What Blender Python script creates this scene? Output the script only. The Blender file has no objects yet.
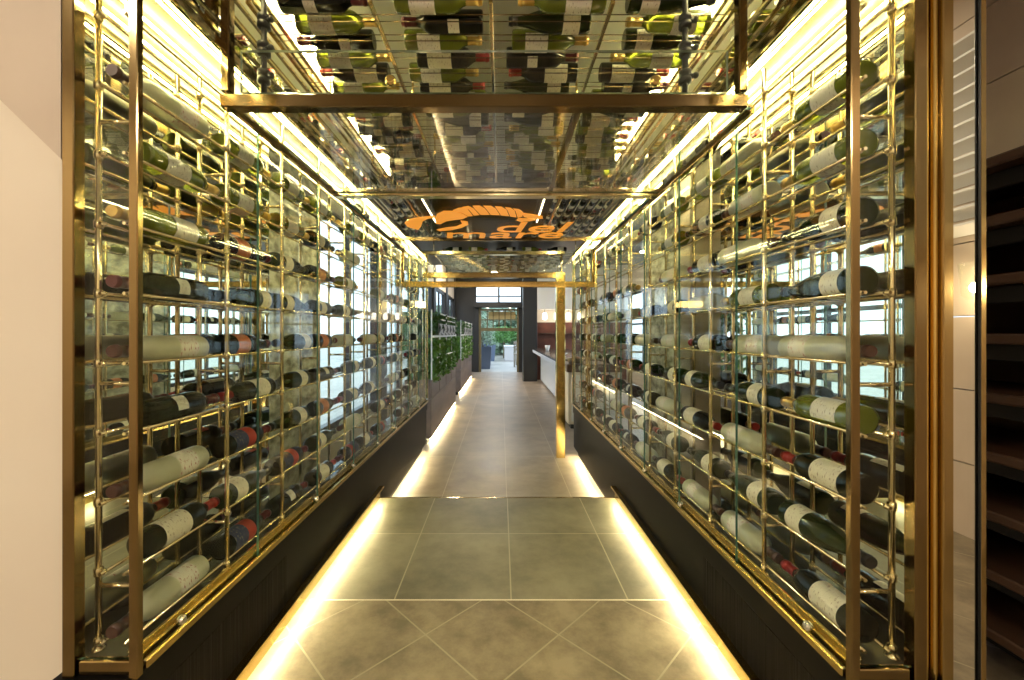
import bpy, math, random
from mathutils import Vector, Matrix
random.seed(7)
S = bpy.context.scene
COL = S.collection
EYE = 1.23                       # eye height above the far floor (z = 0)
def Z(h): return EYE + h
PI = math.pi

# ------------------------------------------------------------------ materials
MATS = {}
def newmat(name):
    m = bpy.data.materials.new(name); m.use_nodes = True
    nt = m.node_tree; nt.nodes.clear()
    out = nt.nodes.new('ShaderNodeOutputMaterial')
    MATS[name] = m
    return m, nt, out
def principled(name, col, rough=.5, metal=0, trans=0, ior=1.5, coat=0, noise=None, bump=None, spec=None):
    m, nt, out = newmat(name)
    b = nt.nodes.new('ShaderNodeBsdfPrincipled')
    b.inputs['Base Color'].default_value = (*col, 1)
    b.inputs['Roughness'].default_value = rough
    b.inputs['Metallic'].default_value = metal
    b.inputs['Transmission Weight'].default_value = trans
    b.inputs['IOR'].default_value = ior
    b.inputs['Coat Weight'].default_value = coat
    if spec is not None: b.inputs['Specular IOR Level'].default_value = spec
    nt.links.new(b.outputs[0], out.inputs[0])
    if noise or bump:
        tc = nt.nodes.new('ShaderNodeTexCoord')
    if noise:
        scale, col2, lo, hi, stretch = noise
        mp = nt.nodes.new('ShaderNodeMapping'); mp.inputs['Scale'].default_value = stretch
        nz = nt.nodes.new('ShaderNodeTexNoise'); nz.inputs['Scale'].default_value = scale; nz.inputs['Detail'].default_value = 6
        rp = nt.nodes.new('ShaderNodeValToRGB')
        rp.color_ramp.elements[0].position = lo; rp.color_ramp.elements[1].position = hi
        rp.color_ramp.elements[0].color = (*col, 1); rp.color_ramp.elements[1].color = (*col2, 1)
        nt.links.new(tc.outputs['Object'], mp.inputs[0]); nt.links.new(mp.outputs[0], nz.inputs['Vector'])
        nt.links.new(nz.outputs['Fac'], rp.inputs[0]); nt.links.new(rp.outputs[0], b.inputs['Base Color'])
    if bump:
        scale, strength, stretch = bump
        mp = nt.nodes.new('ShaderNodeMapping'); mp.inputs['Scale'].default_value = stretch
        nz = nt.nodes.new('ShaderNodeTexNoise'); nz.inputs['Scale'].default_value = scale; nz.inputs['Detail'].default_value = 4
        bp = nt.nodes.new('ShaderNodeBump'); bp.inputs['Strength'].default_value = strength; bp.inputs['Distance'].default_value = .01
        nt.links.new(tc.outputs['Object'], mp.inputs[0]); nt.links.new(mp.outputs[0], nz.inputs['Vector'])
        nt.links.new(nz.outputs['Fac'], bp.inputs['Height']); nt.links.new(bp.outputs[0], b.inputs['Normal'])
    return m
def emit(name, col, strength):
    m, nt, out = newmat(name)
    e = nt.nodes.new('ShaderNodeEmission'); e.inputs[0].default_value = (*col, 1); e.inputs[1].default_value = strength
    nt.links.new(e.outputs[0], out.inputs[0]); return m
def glass_sheet(name, tint, gain=.46):
    """clear float glass: Schlick reflection over straight transmission (a thin sheet does not bend the view)"""
    m, nt, out = newmat(name)
    g = nt.nodes.new('ShaderNodeNewGeometry')
    d = nt.nodes.new('ShaderNodeVectorMath'); d.operation = 'DOT_PRODUCT'
    nt.links.new(g.outputs['Normal'], d.inputs[0]); nt.links.new(g.outputs['Incoming'], d.inputs[1])
    def M(op, a, b=None):
        n = nt.nodes.new('ShaderNodeMath'); n.operation = op
        for i, v in enumerate((a, b)):
            if v is None: continue
            if isinstance(v, (int, float)): n.inputs[i].default_value = v
            else: nt.links.new(v, n.inputs[i])
        return n.outputs[0]
    a = M('ABSOLUTE', d.outputs['Value']); o = M('SUBTRACT', 1.0, a); p = M('POWER', o, 5.0)
    f = M('MULTIPLY', M('ADD', M('MULTIPLY', p, .96), .04), gain)
    t = nt.nodes.new('ShaderNodeBsdfTransparent'); t.inputs[0].default_value = (*tint, 1)
    gl = nt.nodes.new('ShaderNodeBsdfGlossy'); gl.inputs['Roughness'].default_value = .0
    mx = nt.nodes.new('ShaderNodeMixShader')
    nt.links.new(f, mx.inputs[0]); nt.links.new(t.outputs[0], mx.inputs[1]); nt.links.new(gl.outputs[0], mx.inputs[2])
    nt.links.new(mx.outputs[0], out.inputs[0]); return m
def tiles(name, c1, c2, grout, sx, sy, ox, oy, rot=0, gw=.006, noise_scale=3.0, rough=.28):
    m, nt, out = newmat(name)
    b = nt.nodes.new('ShaderNodeBsdfPrincipled'); nt.links.new(b.outputs[0], out.inputs[0])
    g = nt.nodes.new('ShaderNodeNewGeometry')
    mp = nt.nodes.new('ShaderNodeMapping'); mp.vector_type = 'POINT'
    mp.inputs['Location'].default_value = (ox, oy, 0); mp.inputs['Rotation'].default_value = (0, 0, rot)
    nt.links.new(g.outputs['Position'], mp.inputs[0])
    br = nt.nodes.new('ShaderNodeTexBrick'); br.offset = 0; br.squash = 1
    br.inputs['Scale'].default_value = 1; br.inputs['Mortar Size'].default_value = gw / 2
    br.inputs['Brick Width'].default_value = sx; br.inputs['Row Height'].default_value = sy
    br.inputs['Color1'].default_value = (1, 1, 1, 1); br.inputs['Color2'].default_value = (.78, .78, .78, 1); br.inputs['Mortar'].default_value = (0, 0, 0, 1)
    br.inputs['Mortar Smooth'].default_value = .1
    nt.links.new(mp.outputs[0], br.inputs['Vector'])
    nz = nt.nodes.new('ShaderNodeTexNoise'); nz.inputs['Scale'].default_value = noise_scale; nz.inputs['Detail'].default_value = 9; nz.inputs['Roughness'].default_value = .68
    nt.links.new(g.outputs['Position'], nz.inputs['Vector'])
    rp = nt.nodes.new('ShaderNodeValToRGB'); rp.color_ramp.elements[0].position = .36; rp.color_ramp.elements[1].position = .64
    rp.color_ramp.elements[0].color = (*[v*.86 for v in c1], 1); rp.color_ramp.elements[1].color = (*c2, 1)
    nt.links.new(nz.outputs['Fac'], rp.inputs[0])
    mul = nt.nodes.new('ShaderNodeMix'); mul.data_type = 'RGBA'; mul.blend_type = 'MULTIPLY'; mul.inputs[0].default_value = .5
    nt.links.new(rp.outputs[0], mul.inputs[6]); nt.links.new(br.outputs['Color'], mul.inputs[7])
    mx = nt.nodes.new('ShaderNodeMix'); mx.data_type = 'RGBA'
    nt.links.new(br.outputs['Fac'], mx.inputs[0]); nt.links.new(mul.outputs[2], mx.inputs[6]); mx.inputs[7].default_value = (*grout, 1)
    nt.links.new(mx.outputs[2], b.inputs['Base Color'])
    rr = nt.nodes.new('ShaderNodeMapRange'); rr.inputs['To Min'].default_value = rough; rr.inputs['To Max'].default_value = rough + .2
    nt.links.new(nz.outputs['Fac'], rr.inputs['Value']); nt.links.new(rr.outputs[0], b.inputs['Roughness'])
    bp = nt.nodes.new('ShaderNodeBump'); bp.inputs['Strength'].default_value = .25; bp.inputs['Distance'].default_value = .002; bp.invert = True
    nt.links.new(br.outputs['Fac'], bp.inputs['Height']); nt.links.new(bp.outputs[0], b.inputs['Normal'])
    return m

brass = principled('brass', (.82, .71, .44), .13, 1)
brass_dark = principled('bronze_brass', (.44, .32, .14), .12, 1)
bronze = principled('dark_bronze', (.17, .115, .05), .15, 1)
gold_trim = principled('gold_trim', (.74, .54, .20), .12, 1)
track_gold = principled('track_gold', (.50, .36, .12), .24, 1)
chrome = principled('chrome', (.8, .8, .78), .1, 1)
mirror = principled('mirror_glass', (.88, .87, .80), .008, 1)
bronze_mid = principled('mid_bronze', (.27, .19, .085), .14, 1)
glass = glass_sheet('clear_glass', (.975, .99, .975))
soffit_glass = glass_sheet('soffit_glass', (.93, .93, .90), 1.5)
glass_edge = principled('green_glass_edge', (.10, .28, .22), .15, 0, .5)
sign_glass = glass_sheet('sign_glass', (.95, .95, .93), .22)
pale_edge = principled('pale_glass_edge', (.55, .68, .58), .15, 0, .6)
black_gloss = principled('black_lacquer', (.005, .0045, .004), .42, spec=.08)
ribbed = principled('ribbed_dark_panel', (.009, .0075, .006), .6, spec=.08, bump=(60, .5, (.02, 1, .02)))
black_matt = principled('black_matt', (.01, .01, .011), .55)
tray_dark = principled('dark_cabinet_tray', (.05, .045, .03), .25)
led = emit('warm_led', (1.0, .86, .40), 31)
lining = principled('olive_lining', (.11, .093, .036), .4)
led_floor = emit('floor_led', (1.0, .87, .50), 27)
cream = principled('cream_plaster', (.80, .72, .60), .6, noise=(2.0, (.76, .67, .55), .4, .7, (1, 1, 1)))
beige = principled('beige_panel', (.60, .50, .40), .6, noise=(3.0, (.54, .44, .35), .4, .7, (1, 1, 1)))
white_paint = principled('white_paint', (.82, .82, .80), .55)
pale_ceil = principled('pale_ceiling', (.62, .60, .56), .5)
dark_ceil = principled('dark_ceiling', (.03, .03, .03), .35)
stone = principled('rough_stone', (.20, .18, .13), .85, noise=(11, (.66, .62, .50), .36, .64, (1, 1, 1.6)), bump=(16, 1.0, (1, 1, 1.6)))
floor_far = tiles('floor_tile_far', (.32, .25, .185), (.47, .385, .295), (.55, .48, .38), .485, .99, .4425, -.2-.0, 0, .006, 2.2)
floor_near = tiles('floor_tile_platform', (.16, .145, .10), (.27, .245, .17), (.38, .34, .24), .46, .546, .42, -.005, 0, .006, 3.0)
floor_diag = tiles('floor_tile_diagonal', (.19, .15, .095), (.34, .275, .18), (.36, .31, .21),   .328, .328, .2308, -.1869, PI / 4, .006, 6.5)
terrace = tiles('terrace_paving', (.40, .37, .32), (.50, .46, .40), (.37, .34, .30), .6, .6, 0, 0, 0, .01, 2)
walnut = principled('dark_walnut', (.085, .042, .024), .38, noise=(5, (.16, .085, .048), .35, .7, (1, .12, 1)))
planter_wood = principled('planter_board', (.17, .13, .115), .55, noise=(6, (.25, .19, .16), .35, .7, (1, .2, 1)))
redbrown = principled('red_brown_stone', (.10, .030, .018), .35, noise=(4, (.19, .065, .04), .35, .7, (1, 1, 1)))
bluewhite = principled('counter_white', (.68, .74, .88), .35)
slate_blue = principled('slate_blue_pot', (.10, .13, .19), .5)
steel_dark = principled('dark_steel', (.022, .024, .028), .4)
olive_paint = principled('olive_frame', (.16, .13, .06), .5)
leaf = principled('leaf_green', (.055, .16, .02), .45, noise=(9, (.15, .30, .04), .35, .65, (1, 1, 1)))
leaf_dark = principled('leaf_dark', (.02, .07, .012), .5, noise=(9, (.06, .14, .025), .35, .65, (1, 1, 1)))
leaf_pale = principled('leaf_pale', (.18, .28, .16), .6, noise=(3, (.33, .42, .30), .35, .65, (1, 1, 1)))
leaf_bright = principled('leaf_bright', (.10, .24, .05), .5)
orange = principled('orange_vinyl', (.92, .36, .03), .35)
_b = [n for n in orange.node_tree.nodes if n.type == 'BSDF_PRINCIPLED'][0]   # glow added to the vinyl itself, which is dim by reflected light
_b.inputs['Emission Color'].default_value = (1, .36, .03, 1); _b.inputs['Emission Strength'].default_value = .16
sign_black = principled('sign_board', (.010, .014, .018), .28)
sconce_glow = emit('sconce_glow', (1, .80, .52), 55)
entrance_fill = emit('entrance_fill_glow', (1, .88, .70), 98)  # emission of the added entrance fill lights
hall_fill = emit('hall_fill_glow', (1, .88, .72), 70)  # emission of the added far hall fill lights
bar_glow = emit('bar_glow', (1, .86, .66), 2.2)
amber_glow = emit('amber_lamp', (1, .68, .22), 6)

# bottle materials
def bottle_glass(name, col, trans, rough):
    m = principled(name, col, rough, 0, trans, 1.5, spec=.5 if trans else .32)
    return m
g_dark = bottle_glass('bottle_black_green', (.0035, .0045, .0022), 0, .05)
g_olive = bottle_glass('bottle_olive', (.20, .24, .02), .45, .06)
g_green = bottle_glass('bottle_green', (.014, .022, .004), 0, .05)
g_frost = bottle_glass('bottle_frosted', (.78, .77, .54), .35, .28)
def label_mat(name, base, ink, band=None):
    m, nt, out = newmat(name)
    b = nt.nodes.new('ShaderNodeBsdfPrincipled'); b.inputs['Roughness'].default_value = .6
    nt.links.new(b.outputs[0], out.inputs[0])
    tc = nt.nodes.new('ShaderNodeTexCoord')
    # a fine printed crest and rules: noise limited to the middle of the label
    mp = nt.nodes.new('ShaderNodeMapping'); mp.inputs['Scale'].default_value = (90, 90, 260)
    nz = nt.nodes.new('ShaderNodeTexNoise'); nz.inputs['Scale'].default_value = 1.0; nz.inputs['Detail'].default_value = 2
    rp = nt.nodes.new('ShaderNodeValToRGB'); rp.color_ramp.elements[0].position = .60; rp.color_ramp.elements[1].position = .68
    rp.color_ramp.elements[0].color = (*base, 1); rp.color_ramp.elements[1].color = (*ink, 1)
    nt.links.new(tc.outputs['Object'], mp.inputs[0]); nt.links.new(mp.outputs[0], nz.inputs['Vector'])
    nt.links.new(nz.outputs['Fac'], rp.inputs[0])
    last = rp.outputs[0]
    if band:
        sep = nt.nodes.new('ShaderNodeSeparateXYZ'); nt.links.new(tc.outputs['Object'], sep.inputs[0])
        lt = nt.nodes.new('ShaderNodeMath'); lt.operation = 'GREATER_THAN'; lt.inputs[1].default_value = band[0]
        nt.links.new(sep.outputs['Z'], lt.inputs[0])
        mx = nt.nodes.new('ShaderNodeMix'); mx.data_type = 'RGBA'
        nt.links.new(lt.outputs[0], mx.inputs[0]); nt.links.new(last, mx.inputs[6]); mx.inputs[7].default_value = (*band[1], 1)
        last = mx.outputs[2]
    nt.links.new(last, b.inputs['Base Color']); return m
lab_cream = label_mat('label_cream', (.88, .82, .66), (.45, .34, .24))
lab_white = label_mat('label_white', (.84, .81, .72), (.40, .34, .28))
lab_ivory = label_mat('label_ivory', (.96, .91, .80), (.50, .16, .12))
lab_navyred = label_mat('label_navy_red', (.025, .035, .10), (.30, .26, .18), (.093, (.42, .04, .025)))
lab_orange = label_mat('label_russet', (.55, .18, .07), (.75, .45, .2))
cap_red = principled('capsule_red', (.30, .015, .015), .28, .3)
cap_wine = principled('capsule_burgundy', (.10, .012, .018), .3, .3)
cap_black = principled('capsule_black', (.012, .012, .014), .3, .2)
cap_gold = principled('capsule_gold', (.55, .38, .12), .3, .8)
cap_brown = principled('capsule_brown', (.075, .028, .02), .35, .2)

# ------------------------------------------------------------------ mesh builder
class MB:
    def __init__(self): self.v = []; self.f = []; self.m = []; self.sm = []
    def add(self, vs, fs, mi=0, smooth=False):
        o = len(self.v); self.v += [tuple(p) for p in vs]
        for f in fs:
            self.f.append(tuple(i + o for i in f)); self.m.append(mi); self.sm.append(smooth)
        return self
    def box(self, x0, x1, y0, y1, z0, z1, mi=0, edge=None, axis=None):
        x0, x1 = min(x0, x1), max(x0, x1); y0, y1 = min(y0, y1), max(y0, y1); z0, z1 = min(z0, z1), max(z0, z1)
        vs = [(x, y, z) for z in (z0, z1) for y in (y0, y1) for x in (x0, x1)]
        fs = {'z': [(0, 2, 3, 1), (4, 5, 7, 6)], 'y': [(0, 1, 5, 4), (2, 6, 7, 3)], 'x': [(0, 4, 6, 2), (1, 3, 7, 5)]}
        o = len(self.v); self.v += vs
        for a in fs:
            for f in fs[a]:
                self.f.append(tuple(i + o for i in f)); self.sm.append(False)
                self.m.append(mi if (axis is None or a == axis) else edge)
        return self
    def bbox(self, x0, x1, y0, y1, z0, z1, b=.004, mi=0):
        """bevelled box (chamfered along every edge)"""
        x0, x1 = min(x0, x1), max(x0, x1); y0, y1 = min(y0, y1), max(y0, y1); z0, z1 = min(z0, z1), max(z0, z1)
        b = min(b, (x1-x0)*.45, (y1-y0)*.45, (z1-z0)*.45)
        X = (x0, x1); Y = (y0, y1); Zs = (z0, z1); vs = []; idx = {}
        for i in (0, 1):
            for j in (0, 1):
                for k in (0, 1):
                    sx, sy, sz = (b, -b)[i], (b, -b)[j], (b, -b)[k]
                    for a, p in (('x', (X[i], Y[j]+sy, Zs[k]+sz)), ('y', (X[i]+sx, Y[j], Zs[k]+sz)), ('z', (X[i]+sx, Y[j]+sy, Zs[k]))):
                        idx[(i, j, k, a)] = len(vs); vs.append(p)
        fs = []
        for i in (0, 1):
            q = [idx[(i, 0, 0, 'x')], idx[(i, 1, 0, 'x')], idx[(i, 1, 1, 'x')], idx[(i, 0, 1, 'x')]]; fs.append(q if i else q[::-1])
            q = [idx[(0, i, 0, 'y')], idx[(1, i, 0, 'y')], idx[(1, i, 1, 'y')], idx[(0, i, 1, 'y')]]; fs.append(q[::-1] if i else q)
            q = [idx[(0, 0, i, 'z')], idx[(1, 0, i, 'z')], idx[(1, 1, i, 'z')], idx[(0, 1, i, 'z')]]; fs.append(q if i else q[::-1])
        for i in (0, 1):
            for j in (0, 1):
                fl = (i == j)
                q = [idx[(i, j, 0, 'x')], idx[(i, j, 0, 'y')], idx[(i, j, 1, 'y')], idx[(i, j, 1, 'x')]]; fs.append(q if fl else q[::-1])
                q = [idx[(i, 0, j, 'x')], idx[(i, 1, j, 'x')], idx[(i, 1, j, 'z')], idx[(i, 0, j, 'z')]]; fs.append(q if fl else q[::-1])
                q = [idx[(0, i, j, 'y')], idx[(0, i, j, 'z')], idx[(1, i, j, 'z')], idx[(1, i, j, 'y')]]; fs.append(q if fl else q[::-1])
        for i in (0, 1):
            for j in (0, 1):
                for k in (0, 1):
                    q = [idx[(i, j, k, a)] for a in 'xyz']; fs.append(q if (i+j+k) % 2 == 1 else q[::-1])
        self.add(vs, fs, mi); return self
    def tube(self, p0, p1, r, n=8, mi=0, r1=None, caps=True):
        p0 = Vector(p0); p1 = Vector(p1); d = (p1 - p0).normalized()
        a = d.orthogonal().normalized(); b = d.cross(a); r1 = r if r1 is None else r1
        vs = [p0 + (a*math.cos(2*PI*k/n) + b*math.sin(2*PI*k/n))*r for k in range(n)] + \
             [p1 + (a*math.cos(2*PI*k/n) + b*math.sin(2*PI*k/n))*r1 for k in range(n)]
        o = len(self.v); self.v += [tuple(p) for p in vs]
        for k in range(n):
            self.f.append((o+k, o+(k+1) % n, o+n+(k+1) % n, o+n+k)); self.m.append(mi); self.sm.append(True)
        if caps:
            self.f.append(tuple(o+k for k in reversed(range(n)))); self.m.append(mi); self.sm.append(False)
            self.f.append(tuple(o+n+k for k in range(n))); self.m.append(mi); self.sm.append(False)
        return self
    def lathe(self, prof, n=16, mi=0, a0=0, a1=2*PI, loc=(0, 0, 0), close=True):
        full = abs(a1-a0-2*PI) < 1e-6; cols = n if full else n+1; o = len(self.v)
        for r, z in prof:
            for k in range(cols):
                a = a0+(a1-a0)*k/n; self.v.append((loc[0]+r*math.cos(a), loc[1]+r*math.sin(a), loc[2]+z))
        for i in range(len(prof)-1):
            for k in range(n):
                k2 = (k+1) % cols
                self.f.append((o+i*cols+k, o+i*cols+k2, o+(i+1)*cols+k2, o+(i+1)*cols+k)); self.m.append(mi); self.sm.append(True)
        if full and close:
            self.f.append(tuple(o+k for k in reversed(range(cols)))); self.m.append(mi); self.sm.append(False)
            t = o+(len(prof)-1)*cols; self.f.append(tuple(t+k for k in range(cols))); self.m.append(mi); self.sm.append(False)
        return self
    def ball(self, c, r, n=10, mi=0):
        k = max(3, n//2)
        prof = [(max(1e-4, r*math.sin(PI*i/k)), -r*math.cos(PI*i/k)) for i in range(k+1)]
        return self.lathe(prof, n, mi, loc=c)
    def mesh(self, name, mats):
        me = bpy.data.meshes.new(name); me.from_pydata(self.v, [], self.f)
        for m in (mats if isinstance(mats, (list, tuple)) else [mats]): me.materials.append(m)
        me.polygons.foreach_set('material_index', self.m); me.polygons.foreach_set('use_smooth', self.sm)
        me.update(); return me
    def build(self, name, mats, parent=None, label=None):
        o = bpy.data.objects.new(name, self.mesh(name, mats)); COL.objects.link(o)
        if parent is not None:
            o.parent = parent
            o.matrix_parent_inverse = Matrix.Identity(4)
            o.location = -Vector(parent.location) if parent.get('_abs') else (0, 0, 0)
        if label: o['label'] = label
        return o
def tag(o, label, cat, group=None, kind=None):
    o['label'] = label; o['category'] = cat
    if group: o['group'] = group
    if kind: o['kind'] = kind
    return o
def thing(name, loc, label, cat, group=None):
    """Empty at a thing's base; its parts are built in world coordinates and offset back (children only translate)"""
    o = bpy.data.objects.new(name, None); o.empty_display_size = .05; COL.objects.link(o)
    o.location = loc; o['_abs'] = 1
    return tag(o, label, cat, group)
def struct(name, mb, mats):
    o = mb.build(name, mats); o['kind'] = 'structure'; return o

# ------------------------------------------------------------------ layout numbers
XL, XR = -.770, .725             # corridor faces of the two cabinets
ML, MR = -.910, .862             # their mirror backs
Y0L, Y0R = .882, .861            # front ends
Y1L, Y1R = 4.35, 4.20            # far ends
YM = 1.64                        # the mirror backs end here
HB, HT = -.69, .80               # cabinet floor / top
STEP = .18; YSTEP = 2.66; YDIAG = 1.644
HS = .635                        # soffit height

# ------------------------------------------------------------------ setting
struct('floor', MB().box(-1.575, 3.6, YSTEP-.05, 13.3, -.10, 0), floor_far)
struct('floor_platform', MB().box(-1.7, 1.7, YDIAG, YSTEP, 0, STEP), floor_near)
struct('floor_entrance', MB().box(-3.0, 3.0, -3.0, YDIAG, 0, STEP), floor_diag)
struct('trim_1', MB().box(XL, XR, YSTEP, YSTEP+.012, STEP-.02, STEP+.001), brass_dark)
struct('trim_2', MB().box(XL+.02, XR-.02, YDIAG-.003, YDIAG+.003, STEP, STEP+.0012), cream)
# entrance hall behind and beside the camera
struct('wall_left', MB().box(-3.0, -.922, .90, 1.0, 0, 3.2), cream)
struct('wall_entrance_left', MB().box(-3.1, -3.0, -3.0, 1.0, 0, 3.2), cream)
struct('wall_back', MB().box(-3.0, 3.0, -3.1, -3.0, 0, 3.2), beige)
wr = MB()
for i in range(8):
    wr.box(2.4, 2.5, -3.0, 2.1, .18+i*.38, .18+i*.38+.374)
struct('wall_right', wr, beige)
struct('wall_entrance_right', MB().box(.95, 2.5, 2.1, 2.2, 0, 3.2), beige)
struct('ceiling', MB().box(-3.1, 2.6, -3.1, 2.25, 3.0, 3.1).box(-1.6, 1.6, 2.25, 4.0, 3.0, 3.1).box(-1.6, 3.5, 4.0, 13.4, 3.0, 3.1), pale_ceil)
# the diagonal stair soffit on the cream wall
st = MB(); y0, y1 = .875, .90
pts = [(-.9205, Z(.37)), (-.9205, Z(1.6)), (-2.6, Z(1.6)), (-2.6, Z(2.05)-.0), (-1.32, Z(.775))]
pts = [(-.9215, Z(.365)), (-.9215, Z(1.75)), (-2.35, Z(1.75))]
vs = [(x, y0, z) for x, z in pts] + [(x, y1, z) for x, z in pts]
st.add(vs, [(0, 2, 1), (3, 4, 5), (0, 1, 4, 3), (1, 2, 5, 4), (2, 0, 3, 5)])
struct('trim_3', st, beige)

# far hall walls
def window_wall(side, x, xin, ys, piers, n0):
    t = .12 if x > 0 else -.12
    y0, y1 = ys; sill, head = Z(-.85), Z(1.05)
    struct('wall_%s_sill' % side, MB().box(x, x+t, y0, y1, 0, sill), cream)
    struct('wall_%s_head' % side, MB().box(x, x+t, y0, y1, head, 3.0), cream)
    edges = []
    for a, b in piers:
        edges.append((a, b))
    p = MB()
    for a, b in edges: p.bbox(x-.02*(1 if x > 0 else -1), x+t, a, b, 0, 3.0, .008)
    struct('wall_%s_piers' % side, p, steel_dark)
    n = n0
    for (a, b), (c, d) in zip(edges[:-1], edges[1:]):
        w = bpy.data.objects.new('window_%d' % n, None); COL.objects.link(w); w.location = (x, b, sill); w['kind'] = 'structure'; w['_abs'] = 1
        f = MB(); xm = x+t/2
        f.box(xm-.03, xm+.03, b, c, sill, sill+.06).box(xm-.03, xm+.03, b, c, head-.06, head)
        f.box(xm-.03, xm+.03, b, b+.06, sill, head).box(xm-.03, xm+.03, c-.06, c, sill, head)
        f.box(xm-.02, xm+.02, (b+c)/2-.025, (b+c)/2+.025, sill+.06, head-.06)
        f.box(xm-.02, xm+.02, b+.06, c-.06, sill+1.05, sill+1.09)
        f.build('window_frame', steel_dark, w)
        MB().box(xm-.003, xm+.003, b+.06, c-.06, sill+.06, head-.06).build('window_pane', glass, w)
        n += 1
    return n
struct('wall_left_stone', MB().bbox(-1.60, -1.40, 2.25, 3.25, 0, 3.0, .01), stone)
struct('wall_right_stone', MB().bbox(1.40, 1.60, 2.45, 4.05, 0, 3.0, .01), stone)
struct('wall_left_corner', MB().box(-1.57, -.935, 1.60, 1.66, 0, 3.0), cream)
struct('wall_right_corner', MB().box(.885, 1.57, 1.60, 1.66, 0, 3.0), cream)
nw = window_wall('near_left', -1.45, 0, (1.66, 2.26), [(1.66, 1.70), (2.24, 2.26)], 1)
nw = window_wall('far_left', -1.45, 0, (3.24, 13.2), [(3.24, 3.28), (5.0, 5.25), (7.0, 7.25), (9.0, 9.25), (11.0, 11.3), (12.9, 13.2)], nw)
nw = window_wall('near_right', 1.45, 0, (1.66, 2.46), [(1.66, 1.70), (2.44, 2.46)], nw)
nw = window_wall('far_right', 3.3, 0, (4.0, 13.2), [(4.0, 4.2), (6.0, 6.3), (8.4, 8.7), (11.0, 13.2)], nw)
struct('wall_bar_partition', MB().box(1.60, 3.42, 3.94, 4.0, 0, 3.0), cream)
# end wall with the garden door
YE = 13.2; DX0, DX1 = -.70, .56; DT = Z(.80)
struct('wall_end_left', MB().box(-1.60, DX0-.14, YE, YE+.2, 0, 3.0), steel_dark)
struct('wall_end_right', MB().box(DX1+.12, 3.3, YE, YE+.2, 0, 3.0), steel_dark)
struct('wall_end_lintel', MB().box(DX0-.14, DX1+.12, YE-.25, YE+.2, DT, DT+.16), steel_dark)
struct('wall_end_head', MB().box(DX0-.14, DX1+.12, YE, YE+.2, Z(1.62), 3.0), steel_dark)
d = bpy.data.objects.new('door_1', None); COL.objects.link(d); d.location = (0, YE, 0); d['kind'] = 'structure'; d['_abs'] = 1
f = MB(); f.bbox(DX0-.14, DX0, YE-.06, YE+.06, 0, DT).bbox(DX1, DX1+.12, YE-.06, YE+.06, 0, DT)
f.build('door_frame', steel_dark, d)
f = MB(); f.bbox(DX0, DX0+.08, YE-.03, YE+.03, 0, DT).bbox(DX1-.06, DX1, YE-.03, YE+.03, 0, DT)
f.box(DX0+.08, DX1-.06, YE-.03, YE+.03, DT-.92+.18, DT-.92+.28)
f.box(DX0+.08, DX1-.06, YE-.03, YE+.03, DT-.10, DT-.04)
f.build('transom_rail', olive_paint, d)
f = MB(); n = 6
for i in range(1, n):
    x = DX0+.08+(DX1-DX0-.14)*i/n; f.box(x-.015, x+.015, YE-.015, YE+.015, DT-.64, DT-.10)
f.box(DX0+.08, DX1-.06, YE-.015, YE+.015, DT-.40, DT-.37)
f.build('glazing_bar', olive_paint, d)
MB().box(DX0+.3, DX1-.1, YE+.02, YE+.05, DT-.36, DT-.12).build('transom_blind', principled('blind_fabric', (.40, .32, .14), .7), d)
for x in (-.42, .28):
    t = thing('recessed_downlight', (x, YE-.14, DT-.004), 'small round downlight lit under the dark door lintel, %s' % ('on the planter side' if x < 0 else 'on the bar side'), 'downlight', 'downlights over the garden door')
    MB().lathe([(.055, 0), (.055, -.012), (.045, -.014)], 16, loc=(x, YE-.14, DT)).build('trim_ring', chrome, t)
    MB().lathe([(.04, -.008), (.035, -.018)], 16, loc=(x, YE-.14, DT)).build('lens', bar_glow, t)
# clerestory window over the door
w = bpy.data.objects.new('window_20', None); COL.objects.link(w); w.location = (0, YE, DT+.16); w['kind'] = 'structure'; w['_abs'] = 1
f = MB()
for x in (DX0-.14, -.1, DX1+.06): f.box(x, x+.06, YE-.03, YE+.03, DT+.16, Z(1.62))
f.box(DX0-.14, DX1+.12, YE-.02, YE+.02, DT+.34, DT+.38)
f.build('window_frame', steel_dark, w)
MB().box(DX0-.1, DX1+.1, YE-.004, YE+.004, DT+.16, Z(1.62)).build('window_pane', glass, w)
struct('column', MB().bbox(.56, .92, 10.6, 10.95, 0, 3.0, .01), steel_dark)

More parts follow.
